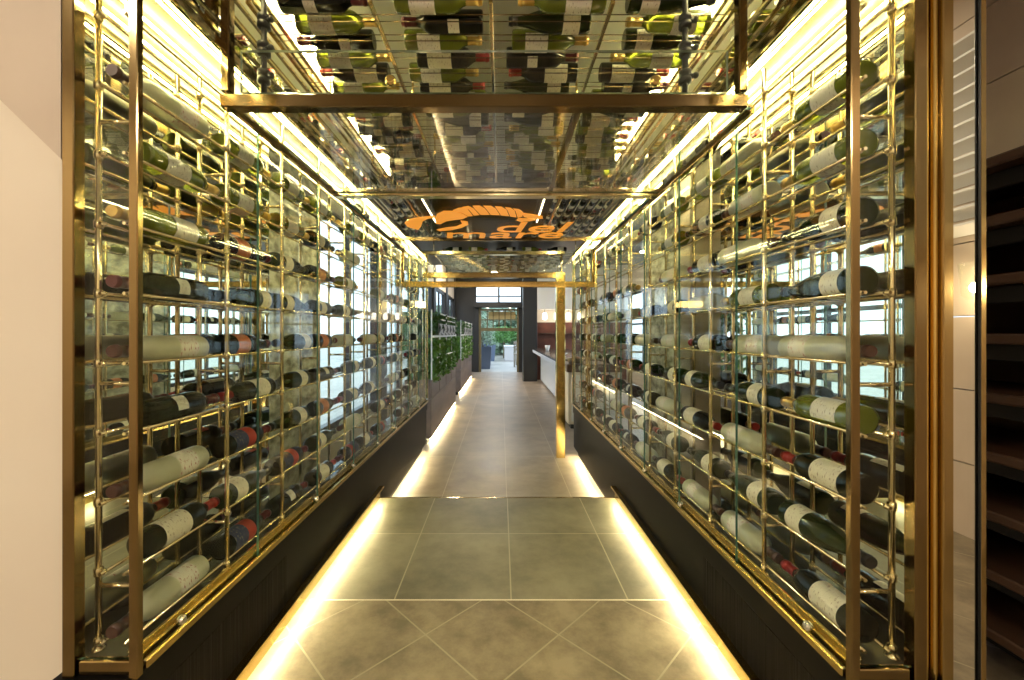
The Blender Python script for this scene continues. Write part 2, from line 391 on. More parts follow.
# ------------------------------------------------------------------ cabinets
def cabinet(side):
    s = -1 if side == 'left' else 1
    X, M, Y0, Y1 = (XL, ML, Y0L, Y1L) if s < 0 else (XR, MR, Y0R, Y1R)
    other = 'cream wall' if s < 0 else 'tall narrow mirror'
    t = thing('display_cabinet', (X+s*.07, Y0, 0), 'long brass framed glass wine cabinet with mirrored back, next to the %s' % other, 'cabinet')
    f0 = Z(HB)
    # plinth, base block, ledge
    m = MB()
    m.box(X, M+s*.02, Y0+.05, 1.50, STEP-.0, Z(-.80)); m.build('plinth', ribbed, t)
    m = MB(); m.box(X+s*.006, M+s*.02, 1.50, Y1, .105, Z(-.80)).box(X+s*.006, X+s*.010, YSTEP, Y1, .088, .105); m.build('plinth', black_gloss, t)
    m = MB(); m.box(X+s*.05, M+s*.02, YSTEP, Y1, 0, .105); m.build('toe_kick', black_matt, t)
    m = MB(); m.bbox(X-s*.004, M+s*.025, Y0-.03, Y1, Z(-.80), Z(-.718), .006); m.build('base_fascia', black_gloss, t)
    m = MB(); m.box(X+s*.03, M, Y0, Y1, Z(-.718), f0); m.build('cabinet_floor', tray_dark, t)
    # brass floor tracks: stepped profile
    m = MB()
    m.bbox(X-s*.016, X-s*.0035, Y0+.01, Y1, Z(-.718), Z(-.697), .003)
    m.bbox(X+s*.0035, X+s*.030, Y0+.01, Y1, Z(-.718), Z(-.690), .003)
    m.bbox(X+s*.014, X+s*.024, Y0+.01, Y1, Z(-.690), Z(-.678), .002)
    m.build('bottom_track', track_gold, t)
    m = MB(); m.bbox(X-s*.01, X+s*.03, Y0, Y1, Z(.775), Z(.80), .003); m.bbox(X+s*.03, M, Y0, Y0+.03, Z(.775), Z(.80), .003)
    m.build('top_rail', brass, t)
    m = MB(); m.box(X+s*.03, M, Y0+.03, Y1, Z(.785), Z(.80)); m.build('cabinet_top', lining, t)
    # corner post and end frames
    xi, xo = X-s*.018, X+s*.001
    m = MB(); m.bbox(xi, xo, Y0-.018, Y0-.002, Z(-.718), Z(.80), .002); m.build('corner_post', bronze_mid, t)
    m = MB(); m.bbox(M-s*.024, M+s*.001, Y0-.016, Y0+.010, Z(-.718), Z(.80), .002)
    m.bbox(xo, M-s*.028, Y0-.010, Y0+.006, f0-.026, f0+.004, .002)
    m.build('end_frame', bronze_mid, t)
    m = MB(); m.bbox(X-s*.012, X+s*.014, Y1-.02, Y1, Z(-.718), Z(.80), .002); m.bbox(M-s*.014, M, Y1-.02, Y1, f0, Z(.785), .002)
    m.build('end_frame', brass, t)
    # mirror back
    m = MB(); m.box(M, M+s*.005, Y0, YM, f0, Z(.785)); m.build('mirror_back', mirror, t)
    m = MB(); m.box(M+s*.006, M+s*.010, Y0, YM, f0, Z(.80)); m.build('back_panel', black_matt, t)
    nb = 3; wb = (Y1-.02-YM)/nb
    for i in range(nb):
        MB().box(M, M+s*.006, YM+i*wb+.001, YM+(i+1)*wb-.001, f0, Z(.785), 0, 1, 'x').build('glass_pane', [glass, glass_edge], t)
    # glass: end pane and eight sliding panes
    m = MB(); m.box(xo-s*.004, M-s*.018, Y0-.004, Y0+.002, f0+.004, Z(.775), 0, 1, 'y'); m.build('glass_pane', [glass, glass_edge], t)
    m = MB(); m.box(X+s*.014, M-s*.014, Y1-.012, Y1-.006, f0, Z(.775), 0, 1, 'y'); m.build('glass_pane', [glass, glass_edge], t)
    n = 8; w = (Y1-.02-Y0-.012)/n
    for i in range(n):
        a = Y0+.012+i*w
        g = MB().box(X-s*.003, X+s*.003, a+.0008, a+w-.0008, Z(-.712), Z(.775), 0, 1, 'x').build('glass_pane', [glass, glass_edge], t)
        k = MB(); yk = a+w-.035 if i else a+.10
        k.lathe([(.009, 0), (.011, .004), (.011, .012), (.006, .016)], 10)
        k.v = [(X-s*(.003+z), yk+y, Z(-.682)+x) for x, y, z in k.v]
        kk = k.build('pane_knob', chrome, g); kk.location = (0, 0, 0)
    # LED strips: front top, back top
    for xa, h in ((X+s*.020, .766), (M-s*.035, .770)):
        m = MB(); m.tube((xa, Y0+.03, Z(h)), (xa, Y1-.03, Z(h)), .0032, 6); m.build('light_strip', led, t)
    # floor glow: brass ledge with the strip under its lip (platform), strip in the toe kick (far)
    m = MB()
    m.box(X-s*.001, X+s*.003, Y0+.06, YSTEP, STEP, STEP+.078)
    m.box(X-s*.022, X-s*.001, Y0+.06, YSTEP, STEP+.072, STEP+.078)
    m.box(X-s*.026, X-s*.022, Y0+.06, YSTEP, STEP+.066, STEP+.078)
    m.build('kick_ledge', track_gold, t)
    m = MB(); m.tube((X-s*.010, Y0+.08, STEP+.064), (X-s*.010, YSTEP-.01, STEP+.064), .006, 6); m.build('light_strip', led_floor, t)
    m = MB(); m.tube((X+s*.030, YSTEP+.02, .095), (X+s*.030, Y1-.02, .095), .006, 6); m.build('light_strip', led_floor, t)
    return t
cabinet('left'); cabinet('right')

# ------------------------------------------------------------------ racks
PITCH = .305; NB = 11; ROW0 = -.672; ROWP = .1515; NR = 10
def rack(side):
    s = -1 if side == 'left' else 1
    X, Y0, Y1 = (XL, Y0L, Y1L) if s < 0 else (XR, Y0R, Y1R)
    xf, xb = X+s*.028, X+s*.108
    other = 'cream wall' if s < 0 else 'tall narrow mirror'
    t = thing('wine_rack', (X+s*.07, Y0+.02, Z(HB)), 'brass rod wine rack filled with bottles inside the glass cabinet by the %s' % other, 'wine rack')
    ys = [Y0+.030+i*PITCH for i in range(NB+1)]
    for y in ys:
        for x in (xf, xb):
            m = MB(); m.tube((x, y, Z(HB)), (x, y, Z(.755)), .0062, 8)
            m.lathe([(.014, 0), (.014, .003), (.009, .007), (.0064, .012)], 10, loc=(x, y, Z(HB)))
            for k in range(NR):           # clamp collars where the rails cross
                h = Z(ROW0+k*ROWP)
                m.lathe([(.0062, -.010), (.0088, -.008), (.0088, .008), (.0062, .010)], 8, loc=(x, y, h))
                sg = 1 if x == xf else -1
                m.tube((x, y, h), (x+s*sg*.011, y, h), .0045, 6)
                m.ball((x+s*sg*.012, y, h), .0066, 8)
            m.build('post', brass, t)
    for k in range(NR):
        h = Z(ROW0+k*ROWP)
        for x in (xf+s*.014, xb-s*.014):
            MB().tube((x, ys[0]-.012, h), (x, ys[-1]+.012, h), .0038, 8).build('rail', brass, t)
    for y in ys:
        for h in (-.55, -.11, .46):
            MB().tube((xf, y, Z(h)), (xb, y, Z(h)), .0048, 8).build('rung', brass, t)
    return xf+s*.014, xb-s*.014, ys
RL = rack('left'); RR = rack('right')

# ------------------------------------------------------------------ bottles
BS = .885
bord = [(.030, 0), (.0355, .002), (.0372, .008), (.0375, .02), (.0375, .182), (.0365, .195), (.032, .208), (.024, .219), (.0175, .228), (.0148, .238), (.0138, .262), (.0138, .277), (.0158, .278), (.0158, .286), (.0138, .287), (.0136, .292)]
burg = [(.031, 0), (.0370, .002), (.0385, .008), (.0390, .02), (.0390, .140), (.0375, .158), (.034, .178), (.028, .200), (.0215, .222), (.0170, .242), (.0145, .262), (.0138, .277), (.0158, .278), (.0158, .286), (.0138, .287), (.0136, .292)]
bord = [(r*BS, z*BS) for r, z in bord]; burg = [(r*BS, z*BS) for r, z in burg]; BL = .292*BS
def cap_prof(c0): return [(r*BS, z*BS) for r, z in ((.0150, c0), (.0149, .262), (.0149, .277), (.0166, .2775), (.0166, .2862), (.0150, .287), (.0147, .293))]
def bottle_meshes(key, prof, gm, lm, cm, lab, cap0, rl, neckband=False):
    n = 20
    body = MB().lathe(prof, n).mesh(key+'_bottle', gm)
    L = MB(); z0, z1, half = lab
    L.lathe([(rl*BS+.0006, z0*BS), (rl*BS+.0006, z1*BS)], 14, a0=-half, a1=half)
    lab_me = L.mesh(key+'_label', lm)
    cap_me = MB().lathe(cap_prof(cap0), 14).mesh(key+'_capsule', cm)
    return body, lab_me, cap_me
KIND = {
 'dark_cream': (bottle_meshes('dark_cream', bord, g_dark, lab_cream, cap_red, (.045, .140, 1.45), .232, .0375), 'dark bottle with cream label and red cap'),
 'dark_small': (bottle_meshes('dark_small', bord, g_dark, lab_white, cap_wine, (.085, .125, .62), .232, .0375), 'black bottle with small square white label'),
 'frosted': (bottle_meshes('frosted', bord, g_frost, lab_ivory, cap_brown, (.050, .120, 1.2), .238, .0375), 'frosted pale bottle with cream label'),
 'navy': (bottle_meshes('navy', bord, g_dark, lab_navyred, cap_wine, (.035, .150, 1.5), .236, .0375), 'dark bottle with navy and red label'),
 'burg_band': (bottle_meshes('burg_band', burg, g_green, lab_cream, cap_black, (.040, .100, 1.55), .240, .0390), 'slope-shouldered green bottle with cream band label'),
 'olive': (bottle_meshes('olive', bord, g_olive, lab_white, cap_gold, (.050, .135, 1.2), .232, .0375), 'olive green bottle with white label'),
 'russet': (bottle_meshes('russet', burg, g_dark, lab_orange, cap_wine, (.045, .115, 1.5), .236, .0390), 'dark bottle with russet label'),
}
def bottle(kind, pos, axis, up, label, group):
    """axis: base-to-neck direction; up: which way the label faces"""
    (b, l, c), _ = KIND[kind]
    z = Vector(axis).normalized(); x = (Vector(up) - z*Vector(up).dot(z)).normalized(); y = z.cross(x)
    R = Matrix((x, y, z)).transposed().to_4x4(); R.translation = Vector(pos)
    o = bpy.data.objects.new('wine_bottle', b); COL.objects.link(o); o.matrix_world = R
    for nm, me in (('paper_label', l), ('foil_capsule', c)):
        p = bpy.data.objects.new(nm, me); COL.objects.link(p); p.parent = o
    return tag(o, label, 'wine bottle', group)
ORD = ['first', 'second', 'third', 'fourth', 'fifth', 'sixth', 'seventh', 'eighth', 'ninth', 'tenth', 'eleventh', 'twelfth']
RAIL = ['lowest', 'second', 'third', 'fourth', 'fifth', 'sixth', 'seventh', 'eighth', 'ninth', 'top']
NEAR = {  # what the photo shows in the nearest bays: (row) -> kinds of bays 1.. ; capital = neck towards the entrance
 'left': {0: ['FROST', 'navy', 'dark_small', 'dark_cream'], 1: ['dark_cream', 'burg_band', 'navy', 'burg_band'],
          2: ['FROST', 'navy', 'BURG_BAND', 'russet'], 3: ['dark_small', 'DARK_CREAM', 'BURG_BAND', 'dark_small'],
          4: ['FROST', 'russet', 'BURG_BAND', 'russet'], 5: ['DARK_SMALL', 'BURG_BAND', 'burg_band', 'burg_band'],
          6: ['OLIVE', 'russet', 'burg_band', 'russet'], 7: ['olive', 'olive', 'olive', 'burg_band'], 8: ['FROST', 'olive', 'olive', 'olive']},
 'right': {0: ['dark_cream', 'FROST', 'FROST', 'DARK_CREAM'], 1: ['BURG_BAND', 'burg_band', 'burg_band', 'burg_band'],
           2: ['dark_cream', 'FROST', 'DARK_CREAM', 'FROST'], 3: ['olive', 'burg_band', 'BURG_BAND', 'burg_band'],
           4: ['FROST', 'frosted', 'dark_cream', 'frosted'], 5: ['burg_band', 'olive', 'frosted', 'burg_band'],
           6: ['burg_band', 'FROST', 'dark_cream', 'frosted'], 7: ['olive', 'frosted', 'burg_band', 'olive'], 8: ['olive', 'FROST', 'olive', 'olive']}}
rnd = random.Random(11)
POOL = ['dark_cream', 'burg_band', 'navy', 'dark_small', 'frosted', 'russet', 'burg_band', 'dark_cream']
HIPOOL = ['olive', 'burg_band', 'olive', 'frosted', 'dark_cream', 'russet']
for side, (xa, xb, ys) in (('left', RL), ('right', RR)):
    s = -1 if side == 'left' else 1
    xc = (xa+xb)/2
    dx = abs(xb-xa)/2
    for k in range(NR):
        for j in range(NB):
            nm = NEAR[side].get(k, [])
            if j < len(nm): kd = nm[j]; flip = kd.isupper(); kd = kd.lower()
            else:
                if rnd.random() < (.06, .06, .06, .06, .1, .12, .25, .4, .4, .6)[k]: continue
                kd = rnd.choice(HIPOOL if k > 5 else POOL); flip = rnd.random() < .4
            kd = {'frost': 'frosted'}.get(kd, kd)
            r = BS*(.0390 if kd in ('burg_band', 'russet') else .0375)
            zc = Z(ROW0+k*ROWP) + math.sqrt((r+.0040)**2-dx**2)
            yb = ys[j]-.012+(rnd.random()*.04 if j else 0)
            tilt = .75 if k < 5 else (.15 if k < 7 else -.45)
            tilt += rnd.uniform(-.25, .25)
            up = (-s, 0, tilt)
            if j == 0 and not flip: yb = ys[0]+(.056 if s < 0 else .018)
            if j == 0 and flip and s > 0: yb = ys[0]+.004
            if j == 1 and s < 0: yb = ys[1]+.026
            if flip: pos = (xc, yb+BL, zc); ax = (0, -1, 0)
            else: pos = (xc, yb, zc); ax = (0, 1, 0)
            lab = '%s, %s rack, %s rail, %s bay from entrance' % (KIND[kd][1].replace(' and red cap', ''), side, RAIL[k], ORD[j])
            bottle(kd, pos, ax, up, lab, 'wine bottles on the %s rack' % side)

# ------------------------------------------------------------------ ceiling cabinet and rack over the passage
HC = 1.0; RY0, RY1 = .90, 3.02; HM = 1.16
t = thing('ceiling_cabinet', (0, RY0, Z(.80)), 'pale lined overhead wine cabinet with brass rails above the glass soffit, open towards the entrance', 'cabinet')
MB().box(XL-.02, XR+.02, RY0, RY1, Z(HM), Z(HM+.008)).build('top_lining', principled('ceiling_lining', (.74, .74, .68), .35), t)
for s, X in ((-1, XL), (1, XR)):
    MB().box(X+s*.004, X+s*.012, RY0, RY1, Z(.802), Z(HM)).build('side_mirror', mirror, t)
    for h, dx in ((.83, .004), (.93, .016), (1.05, .004)):
        MB().bbox(X-s*dx, X-s*(dx+.012), RY0, RY1, Z(h), Z(h+.014), .003).build('side_rail', brass, t)
    MB().tube((X-s*.020, RY0+.02, Z(1.135)), (X-s*.020, RY1-.02, Z(1.135)), .006, 8).build('light_strip', led, t)
MB().bbox(XL, XR, RY0-.015, RY0+.0, Z(HM-.008), Z(HM+.03), .003).build('front_beam', brass_dark, t)
CX = [-.70, -.345, .01, .365]; CROWS = [1.245+.086*i for i in range(20)]
t = thing('ceiling_rack', (0, 1.2, Z(HC-.03)), 'brass rod rack hung overhead above the glass soffit, holding crosswise bottles', 'wine rack')
for y in CROWS:
    for dy in (-.029, .029):
        MB().tube((-.735, y+dy, Z(HC-.030)), (.690, y+dy, Z(HC-.030)), .0016, 8).build('rail', bronze, t)
for x in (-.735, -.38, -.03, .325, .690):
    m = MB(); m.bbox(x-.006, x+.006, 1.21, 2.98, Z(HC-.046), Z(HC-.034), .002)
    for y in (1.22, 1.8, 2.4, 2.97): m.tube((x, y, Z(HC-.04)), (x, y, Z(HM)), .005, 8)
    m.build('crossbar', brass_dark, t)
CK = ['dark_cream', 'burg_band', 'olive', 'olive', 'burg_band', 'olive', 'dark_small', 'dark_cream']
for i, y in enumerate(CROWS):
    for j, x in enumerate(CX):
        kd = rnd.choice(CK); flip = rnd.random() < .5
        if i > 2 and rnd.random() < .06: continue
        r = BS*(.0390 if kd == 'burg_band' else .0375)
        zc = Z(HC-.030)+math.sqrt((r+.0021)**2-.029**2)
        x0 = x+rnd.uniform(0, .055)
        up = (0, -.45, -.9+rnd.uniform(-.25, .25))
        if flip: pos = (x0+BL, y, zc); ax = (-1, 0, 0)
        else: pos = (x0, y, zc); ax = (1, 0, 0)
        row = ORD[i] if i < 12 else ['thirteenth', 'fourteenth', 'fifteenth', 'sixteenth', 'seventeenth', 'eighteenth', 'nineteenth', 'twentieth'][i-12]
        lab = '%s overhead, %s crosswise row, %s from left' % (KIND[kd][1].replace(' and red cap', '').replace('slope-shouldered ', ''), row, ORD[j])
        bottle(kd, pos, ax, up, lab, 'bottles lying on the ceiling rack')
struct('ceiling_dark', MB().box(-1.42, 3.2, 4.02, 8.0, Z(1.30), Z(1.34)).box(-1.39, 1.39, 3.03, 4.02, Z(1.30), Z(1.34)), dark_ceil)

# further bottles far overhead, too many and too small to count
def bottle_mass(name, spots, label):
    mb = MB(); mats = [g_dark, g_olive, lab_cream, cap_red, cap_black, g_green]
    for (pos, ax, up, gi, ci) in spots:
        tmp = MB()
        tmp.lathe([bord[i] for i in (0, 2, 4, 6, 8, 10, 15)], 10, gi)
        tmp.lathe([(.0385*BS, .05*BS), (.0385*BS, .135*BS)], 6, 2, a0=-1.3, a1=1.3)
        tmp.lathe([(.0150*BS, .232*BS), (.0166*BS, .282*BS), (.0147*BS, BL+.001)], 8, ci)
        z = Vector(ax).normalized(); x = (Vector(up)-z*Vector(up).dot(z)).normalized(); y = z.cross(x)
        P = Vector(pos)
        tmp.v = [tuple(P + x*a + y*b + z*c) for a, b, c in tmp.v]
        mb.add(tmp.v, [], 0); o = len(mb.v)-len(tmp.v)
        mb.f += [tuple(i+o for i in f) for f in tmp.f]; mb.m += tmp.m; mb.sm += tmp.sm
    ob = mb.build(name, mats); return tag(ob, label, 'wine bottles', None, 'stuff')
spots = []
for sx in (-1, 1):
    for i in range(10):
        for j in range(8):
            x = sx*(.46+.09*i)-.04; y = 3.12+.285*j; k = rnd.random()
            spots.append(((x, y+(BL if k < .5 else 0), Z(1.25)), (0, -1 if k < .5 else 1, 0), (0, 0, -1), rnd.choice((0, 0, 5)), rnd.choice((3, 4, 4))))
bottle_mass('wine_bottles', spots, 'mass of small bottles lying lengthwise overhead on both sides of the lobster sign')
t = thing('overhead_rod_rack', (0, 3.4, Z(1.2)), 'thin brass rods carrying lengthwise bottles overhead beside the lobster sign', 'wine rack')
for sx in (-1, 1):
    m = MB()
    for i in range(11):
        x = sx*(.415+.09*i)-.04
        m.tube((x, 3.08, Z(1.222)), (x, 5.45, Z(1.222)), .004, 6)
    for y in (3.1, 4.3, 5.4): m.tube((sx*.36-.04, y, Z(1.214)), (sx*1.38, y, Z(1.214)), .004, 6)
    for y in (3.1, 5.4): m.tube((sx*.82, y, Z(1.21)), (sx*.82, y, Z(1.30)), .004, 6)
    m.build('rods', brass, t)
spots = []
for i in range(16):
    for j in range(5):
        k = rnd.random(); x = -.80+.35*j+rnd.uniform(0, .05); y = 5.6+.12*i
        if rnd.random() < .1: continue
        spots.append(((x+(BL if k < .5 else 0), y, Z(1.12)), (-1 if k < .5 else 1, 0, 0), (0, -1, -.5), rnd.choice((0, 0, 1, 5)), rnd.choice((3, 4, 4))))
bottle_mass('wine_bottles', spots, 'mass of small bottles lying crosswise overhead beyond the third brass portal')
t = thing('overhead_rod_rack', (0, 5.5, Z(1.07)), 'thin brass rods carrying crosswise bottles overhead beyond the third brass portal', 'wine rack')
m = MB()
for i in range(17): m.tube((-.9, 5.54+.12*i, Z(1.075)), (1.0, 5.54+.12*i, Z(1.075)), .006, 6)
for x in (-.9, 1.0):
    m.tube((x, 5.5, Z(1.07)), (x, 7.5, Z(1.07)), .008, 6)
    for y in (5.6, 7.4): m.tube((x, y, Z(1.07)), (x, y, Z(1.30)), .007, 6)
m.build('rods', brass, t)

# ------------------------------------------------------------------ glass portals and soffits
bolt_y = 1.15
t = thing('glass_portal', (0, bolt_y, Z(HS)), 'nearest overhead brass portal frame with glass fascia hung between the cabinets', 'portal frame')
xl, xr = XL+.006, .672
m = MB(); m.bbox(xl, xr, bolt_y-.018, bolt_y+.018, Z(HS-.022), Z(HS+.014), .003); m.build('lower_beam', bronze, t)
for x in (xl, xr-.024):
    MB().bbox(x, x+.024, bolt_y-.014, bolt_y+.014, Z(HS+.024), Z(1.10), .003).build('upright', bronze, t)
MB().box(xl+.05, xr-.05, bolt_y-.005, bolt_y+.005, Z(HS+.024), Z(.775), 0, 1, 'y').build('glass_pane', [glass, pale_edge], t)
for x in (-.40+.1, .42):
    k = MB(); k.lathe([(.013, 0), (.015, .006), (.015, .014), (.009, .02)], 14); k.v = [(x+a, bolt_y-.005-c, Z(.685)+b) for a, b, c in k.v]
    k.build('glass_clamp', gold_trim, t)
# hanging fixing stacks seen at both ends of the glass fascia
for x in (-.686, .533):
    r = thing('glass_hanger', (x, 1.21, Z(.70)), 'dark stacked clamp hanger holding the overhead glass, at its %s end' % ('left' if x < 0 else 'right'), 'hanger', 'glass hangers')
    m = MB(); m.tube((x, 1.21, Z(HS+.02)), (x, 1.21, Z(.96)), .008, 10); m.build('rod', black_matt, r)
    for h in (.74, .82, .90):
        c = MB(); c.lathe([(.010, -.020), (.018, -.017), (.018, -.004), (.011, 0), (.018, .004), (.018, .017), (.010, .020)], 12, loc=(x, 1.21, Z(h)))
        c.tube((x, 1.21, Z(h)), (x+.025, 1.20, Z(h)), .007, 8); c.ball((x+.026, 1.20, Z(h)), .009, 10)
        c.build('clamp', black_matt, r)
# glass soffit panels
t = thing('glass_soffit', (0, 1.2, Z(HS)), 'clear overhead glass soffit between the first and second brass portal beams', 'glass ceiling')
MB().box(XL+.012, XR-.012, 1.19, 1.90, Z(HS), Z(HS+.008), 0, 1, 'z').build('glass_pane', [soffit_glass, glass_edge], t)
for xa, xb in ((XL+.002, XL+.016), (XR-.016, XR-.002)): MB().bbox(xa, xb, 1.19, 1.90, Z(HS-.010), Z(HS+.016), .002).build('edge_bar', brass_dark, t)
MB().bbox(.215, .235, 1.19, 1.90, Z(HS+.009), Z(HS+.03), .002).build('edge_bar', brass_dark, t)
t = thing('glass_portal', (0, 1.92, Z(HS)), 'second overhead brass portal beam at the near edge of the lobster sign', 'portal frame')
MB().bbox(XL+.004, XR-.004, 1.90, 1.945, Z(HS-.012), Z(HS+.025), .003).build('lower_beam', brass, t)
m = MB()
m.bbox(XL+.004, XL+.018, 1.945, 3.2, Z(HS-.01), Z(HS+.014), .002); m.bbox(XR-.018, XR-.004, 1.945, 3.2, Z(HS-.01), Z(HS+.014), .002)
m.build('edge_bar', brass_dark, t)
# third portal with uprights hanging lower
t = thing('glass_portal', (0, 3.22, Z(.37)), 'third overhead polished gold portal frame hanging lower beyond the lobster sign', 'portal frame')
MB().bbox(XL+.004, XR-.004, 3.20, 3.24, Z(.352), Z(.396), .003).build('lower_beam', gold_trim, t)
for xa in (XL+.004, XR-.024): MB().bbox(xa, xa+.020, 3.205, 3.235, Z(.396), Z(HS+.02), .003).build('upright', brass_dark, t)
MB().box(XL+.03, XR-.03, 3.217, 3.223, Z(.396), Z(HS), 0, 1, 'y').build('glass_pane', [glass, glass_edge], t)
t = thing('brass_portal', (.586, 4.15, 0), 'polished gold square post and crossbeam standing at the far end of the passage', 'portal frame')
MB().bbox(.545, .632, 4.11, 4.19, 0, Z(.60), .004).build('post', gold_trim, t)
MB().bbox(XL, .545, 4.12, 4.18, Z(.545), Z(.60), .004).build('beam', brass_dark, t)
MB().bbox(XL, .632, 4.12, 4.18, Z(.775), Z(.81), .004).build('beam', brass, t)
MB().tube((XL+.03, 4.15, Z(.60)), (XL+.03, 4.15, Z(.775)), .012, 8).build('strut', brass, t)
MB().tube((.60, 4.15, Z(.60)), (.60, 4.15, Z(.775)), .012, 8).build('strut', brass, t)

# ------------------------------------------------------------------ lobster sign on the soffit
YS0, YS1 = 1.945, 2.86
t = thing('ceiling_sign', (0, 2.4, Z(HS)), 'overhead glass sign with orange lobster and lettering del mare on black board', 'sign')
MB().box(XL+.020, XR-.020, YS0, YS1, Z(HS), Z(HS+.008), 0, 1, 'z').build('glass_pane', [sign_glass, glass_edge], t)
MB().bbox(-.45, .27, YS0+.01, YS1-.02, Z(HS+.05), Z(HS+.07), .003).build('black_board', principled('sign_board_black', (.006, .006, .006), .6, spec=.1), t)
MB().bbox(-.37, .19, YS0+.03, YS1-.03, Z(HS+.038), Z(HS+.05), .003).build('slate_panel', principled('slate_panel', (.018, .028, .036), .6, spec=.1), t)
m = MB(); m.tube((-.40, YS0+.02, Z(HS+.045)), (-.40, YS1-.3, Z(HS+.045)), .004, 6); m.tube((.22, YS0+.02, Z(HS+.045)), (.22, YS1-.3, Z(HS+.045)), .004, 6)
m.build('light_strip', emit('sign_led', (1, .85, .5), 3), t)
for x in (-.475, .295): MB().bbox(x-.006, x+.006, YS0, YS1, Z(HS+.03), Z(HS+.05), .002).build('edge_bar', brass_dark, t)
MB().bbox(XL+.02, XR-.02, YS1-.008, YS1+.008, Z(HS-.004), Z(HS+.02), .002).build('edge_bar', brass_dark, t)
def onplane(u, v):
    """sign layout: drawing units -> metres on the soffit (x to the right, y away)"""
    q = 143-v/5.12; yy = 262.9/q
    return ((395+u/5.12-501)/418*yy, yy)
LOB = [
 [(50, 172), (68, 156), (110, 146), (160, 139), (205, 136), (207, 144), (170, 150), (142, 163), (133, 190), (118, 207), (96, 201), (62, 190)],
 [(206, 152), (216, 126), (250, 111), (305, 112), (338, 122), (372, 140), (345, 152), (300, 157), (262, 163), (232, 178), (210, 176)],
 [(335, 160), (372, 165), (375, 180), (340, 197), (285, 209), (228, 213), (213, 206), (262, 196), (315, 190), (345, 177)],
 [(296, 108), (322, 97), (352, 93), (372, 104), (398, 136), (376, 138), (340, 119)],
 [(345, 91), (376, 86), (402, 99), (432, 131), (404, 134), (378, 103)],
 [(398, 85), (432, 84), (460, 99), (484, 130), (438, 130), (408, 99)],
 [(452, 85), (492, 86), (516, 101), (536, 132), (490, 130), (466, 99)],
 [(512, 88), (545, 90), (570, 105), (584, 137), (542, 133), (522, 102)],
 [(564, 93), (592, 96), (612, 110), (622, 143), (590, 139), (576, 107)],
 [(606, 99), (636, 103), (656, 118), (652, 138), (628, 145), (618, 112)],
 [(650, 121), (690, 126), (755, 137), (757, 149), (712, 153), (660, 141)],
 [(632, 147), (690, 150), (720, 157), (690, 163), (642, 166), (622, 158)],
]
def prism(mb, pts, z0, z1):
    n = len(pts); a = sum(pts[i][0]*pts[(i+1) % n][1]-pts[(i+1) % n][0]*pts[i][1] for i in range(n))
    if a < 0: pts = pts[::-1]
    vs = [(x, y, z0) for x, y in pts]+[(x, y, z1) for x, y in pts]
    fs = [tuple(reversed(range(n))), tuple(range(n, 2*n))]+[(i, (i+1) % n, n+(i+1) % n, n+i) for i in range(n)]
    mb.add(vs, fs)
m = MB()
for poly in LOB: prism(m, [onplane(*p) for p in poly], Z(HS-.0035), Z(HS-.0008))
m.build('lobster_emblem', orange, t)
def text_mesh(body, x0, x1, ya, yb, shear=0):
    c = bpy.data.curves.new('lettering_curve', 'FONT'); c.body = body; c.extrude = .01; c.resolution_u = 4; c.offset = .004
    o = bpy.data.objects.new('lettering_tmp', c); COL.objects.link(o); bpy.context.view_layer.update()
    me = bpy.data.meshes.new_from_object(o.evaluated_get(bpy.context.evaluated_depsgraph_get()))
    vs = [v.co.copy() for v in me.vertices]; fs = [tuple(p.vertices) for p in me.polygons]
    bpy.data.objects.remove(o); bpy.data.curves.remove(c); bpy.data.meshes.remove(me)
    ax = min(v.x for v in vs); bx = max(v.x for v in vs); ay = min(v.y for v in vs); by = max(v.y for v in vs)
    out = []
    for v in vs:
        u = (v.x-ax)/(bx-ax); w = (v.y-ay)/(by-ay)
        out.append((x0+(x1-x0)*u+shear*w, yb+(ya-yb)*w, Z(HS-.002)-v.z*.12))
    return out, fs
m = MB()
for body, x0, x1, ya, yb, sh in (('del', -.035, .385, 2.39, 2.625, .03), ('mare', -.36, .39, 2.635, 2.79, .02)):
    v, f = text_mesh(body, x0, x1, ya, yb, sh); m.add(v, f)
m.build('lettering', orange, t)

# ------------------------------------------------------------------ entrance side pieces
t = thing('mirror_pilaster', (.95, .86, STEP), 'tall narrow mirror panel with brass edges beside the right wine cabinet', 'mirror')
MB().box(.922, .985, .868, .90, STEP, 3.0).build('backing', black_matt, t)
MB().box(.922, .985, .862, .868, STEP, 3.0).build('mirror_panel', mirror, t)
m = MB(); m.bbox(.900, .922, .850, .90, STEP, 3.0, .002); m.bbox(.985, .998, .858, .90, STEP, 3.0, .002); m.build('edge_trim', brass_dark, t)
m = MB(); m.bbox(.874, .888, .866, .90, STEP, 3.0, .002); m.bbox(.890, .899, .858, .90, STEP, 3.0, .002); m.build('brass_reveal', gold_trim, t)
MB().tube((.9835, .859, STEP), (.9835, .859, 3.0), .0022, 8).build('dark_bead', steel_dark, t)
# dark shelving on the right
t = thing('wooden_shelving', (1.75, 1.4, STEP), 'dark walnut open shelving against the right wall beyond the narrow mirror', 'shelving')
m = MB(); m.box(1.97, 2.0, .95, 2.08, STEP, Z(.55)); m.build('back_panel', walnut, t)
for y in (.95, 2.05): MB().bbox(1.55, 1.97, y, y+.03, STEP, Z(.55), .003).build('side_panel', walnut, t)
for i in range(9):
    h = Z(.52)-i*.185
    MB().bbox(1.53, 1.97, .98, 2.05, h, h+.032, .006).build('shelf', walnut, t)
    MB().bbox(1.60, 1.62, .98, 2.05, h-.055, h, .004).build('shelf_apron', black_matt, t)
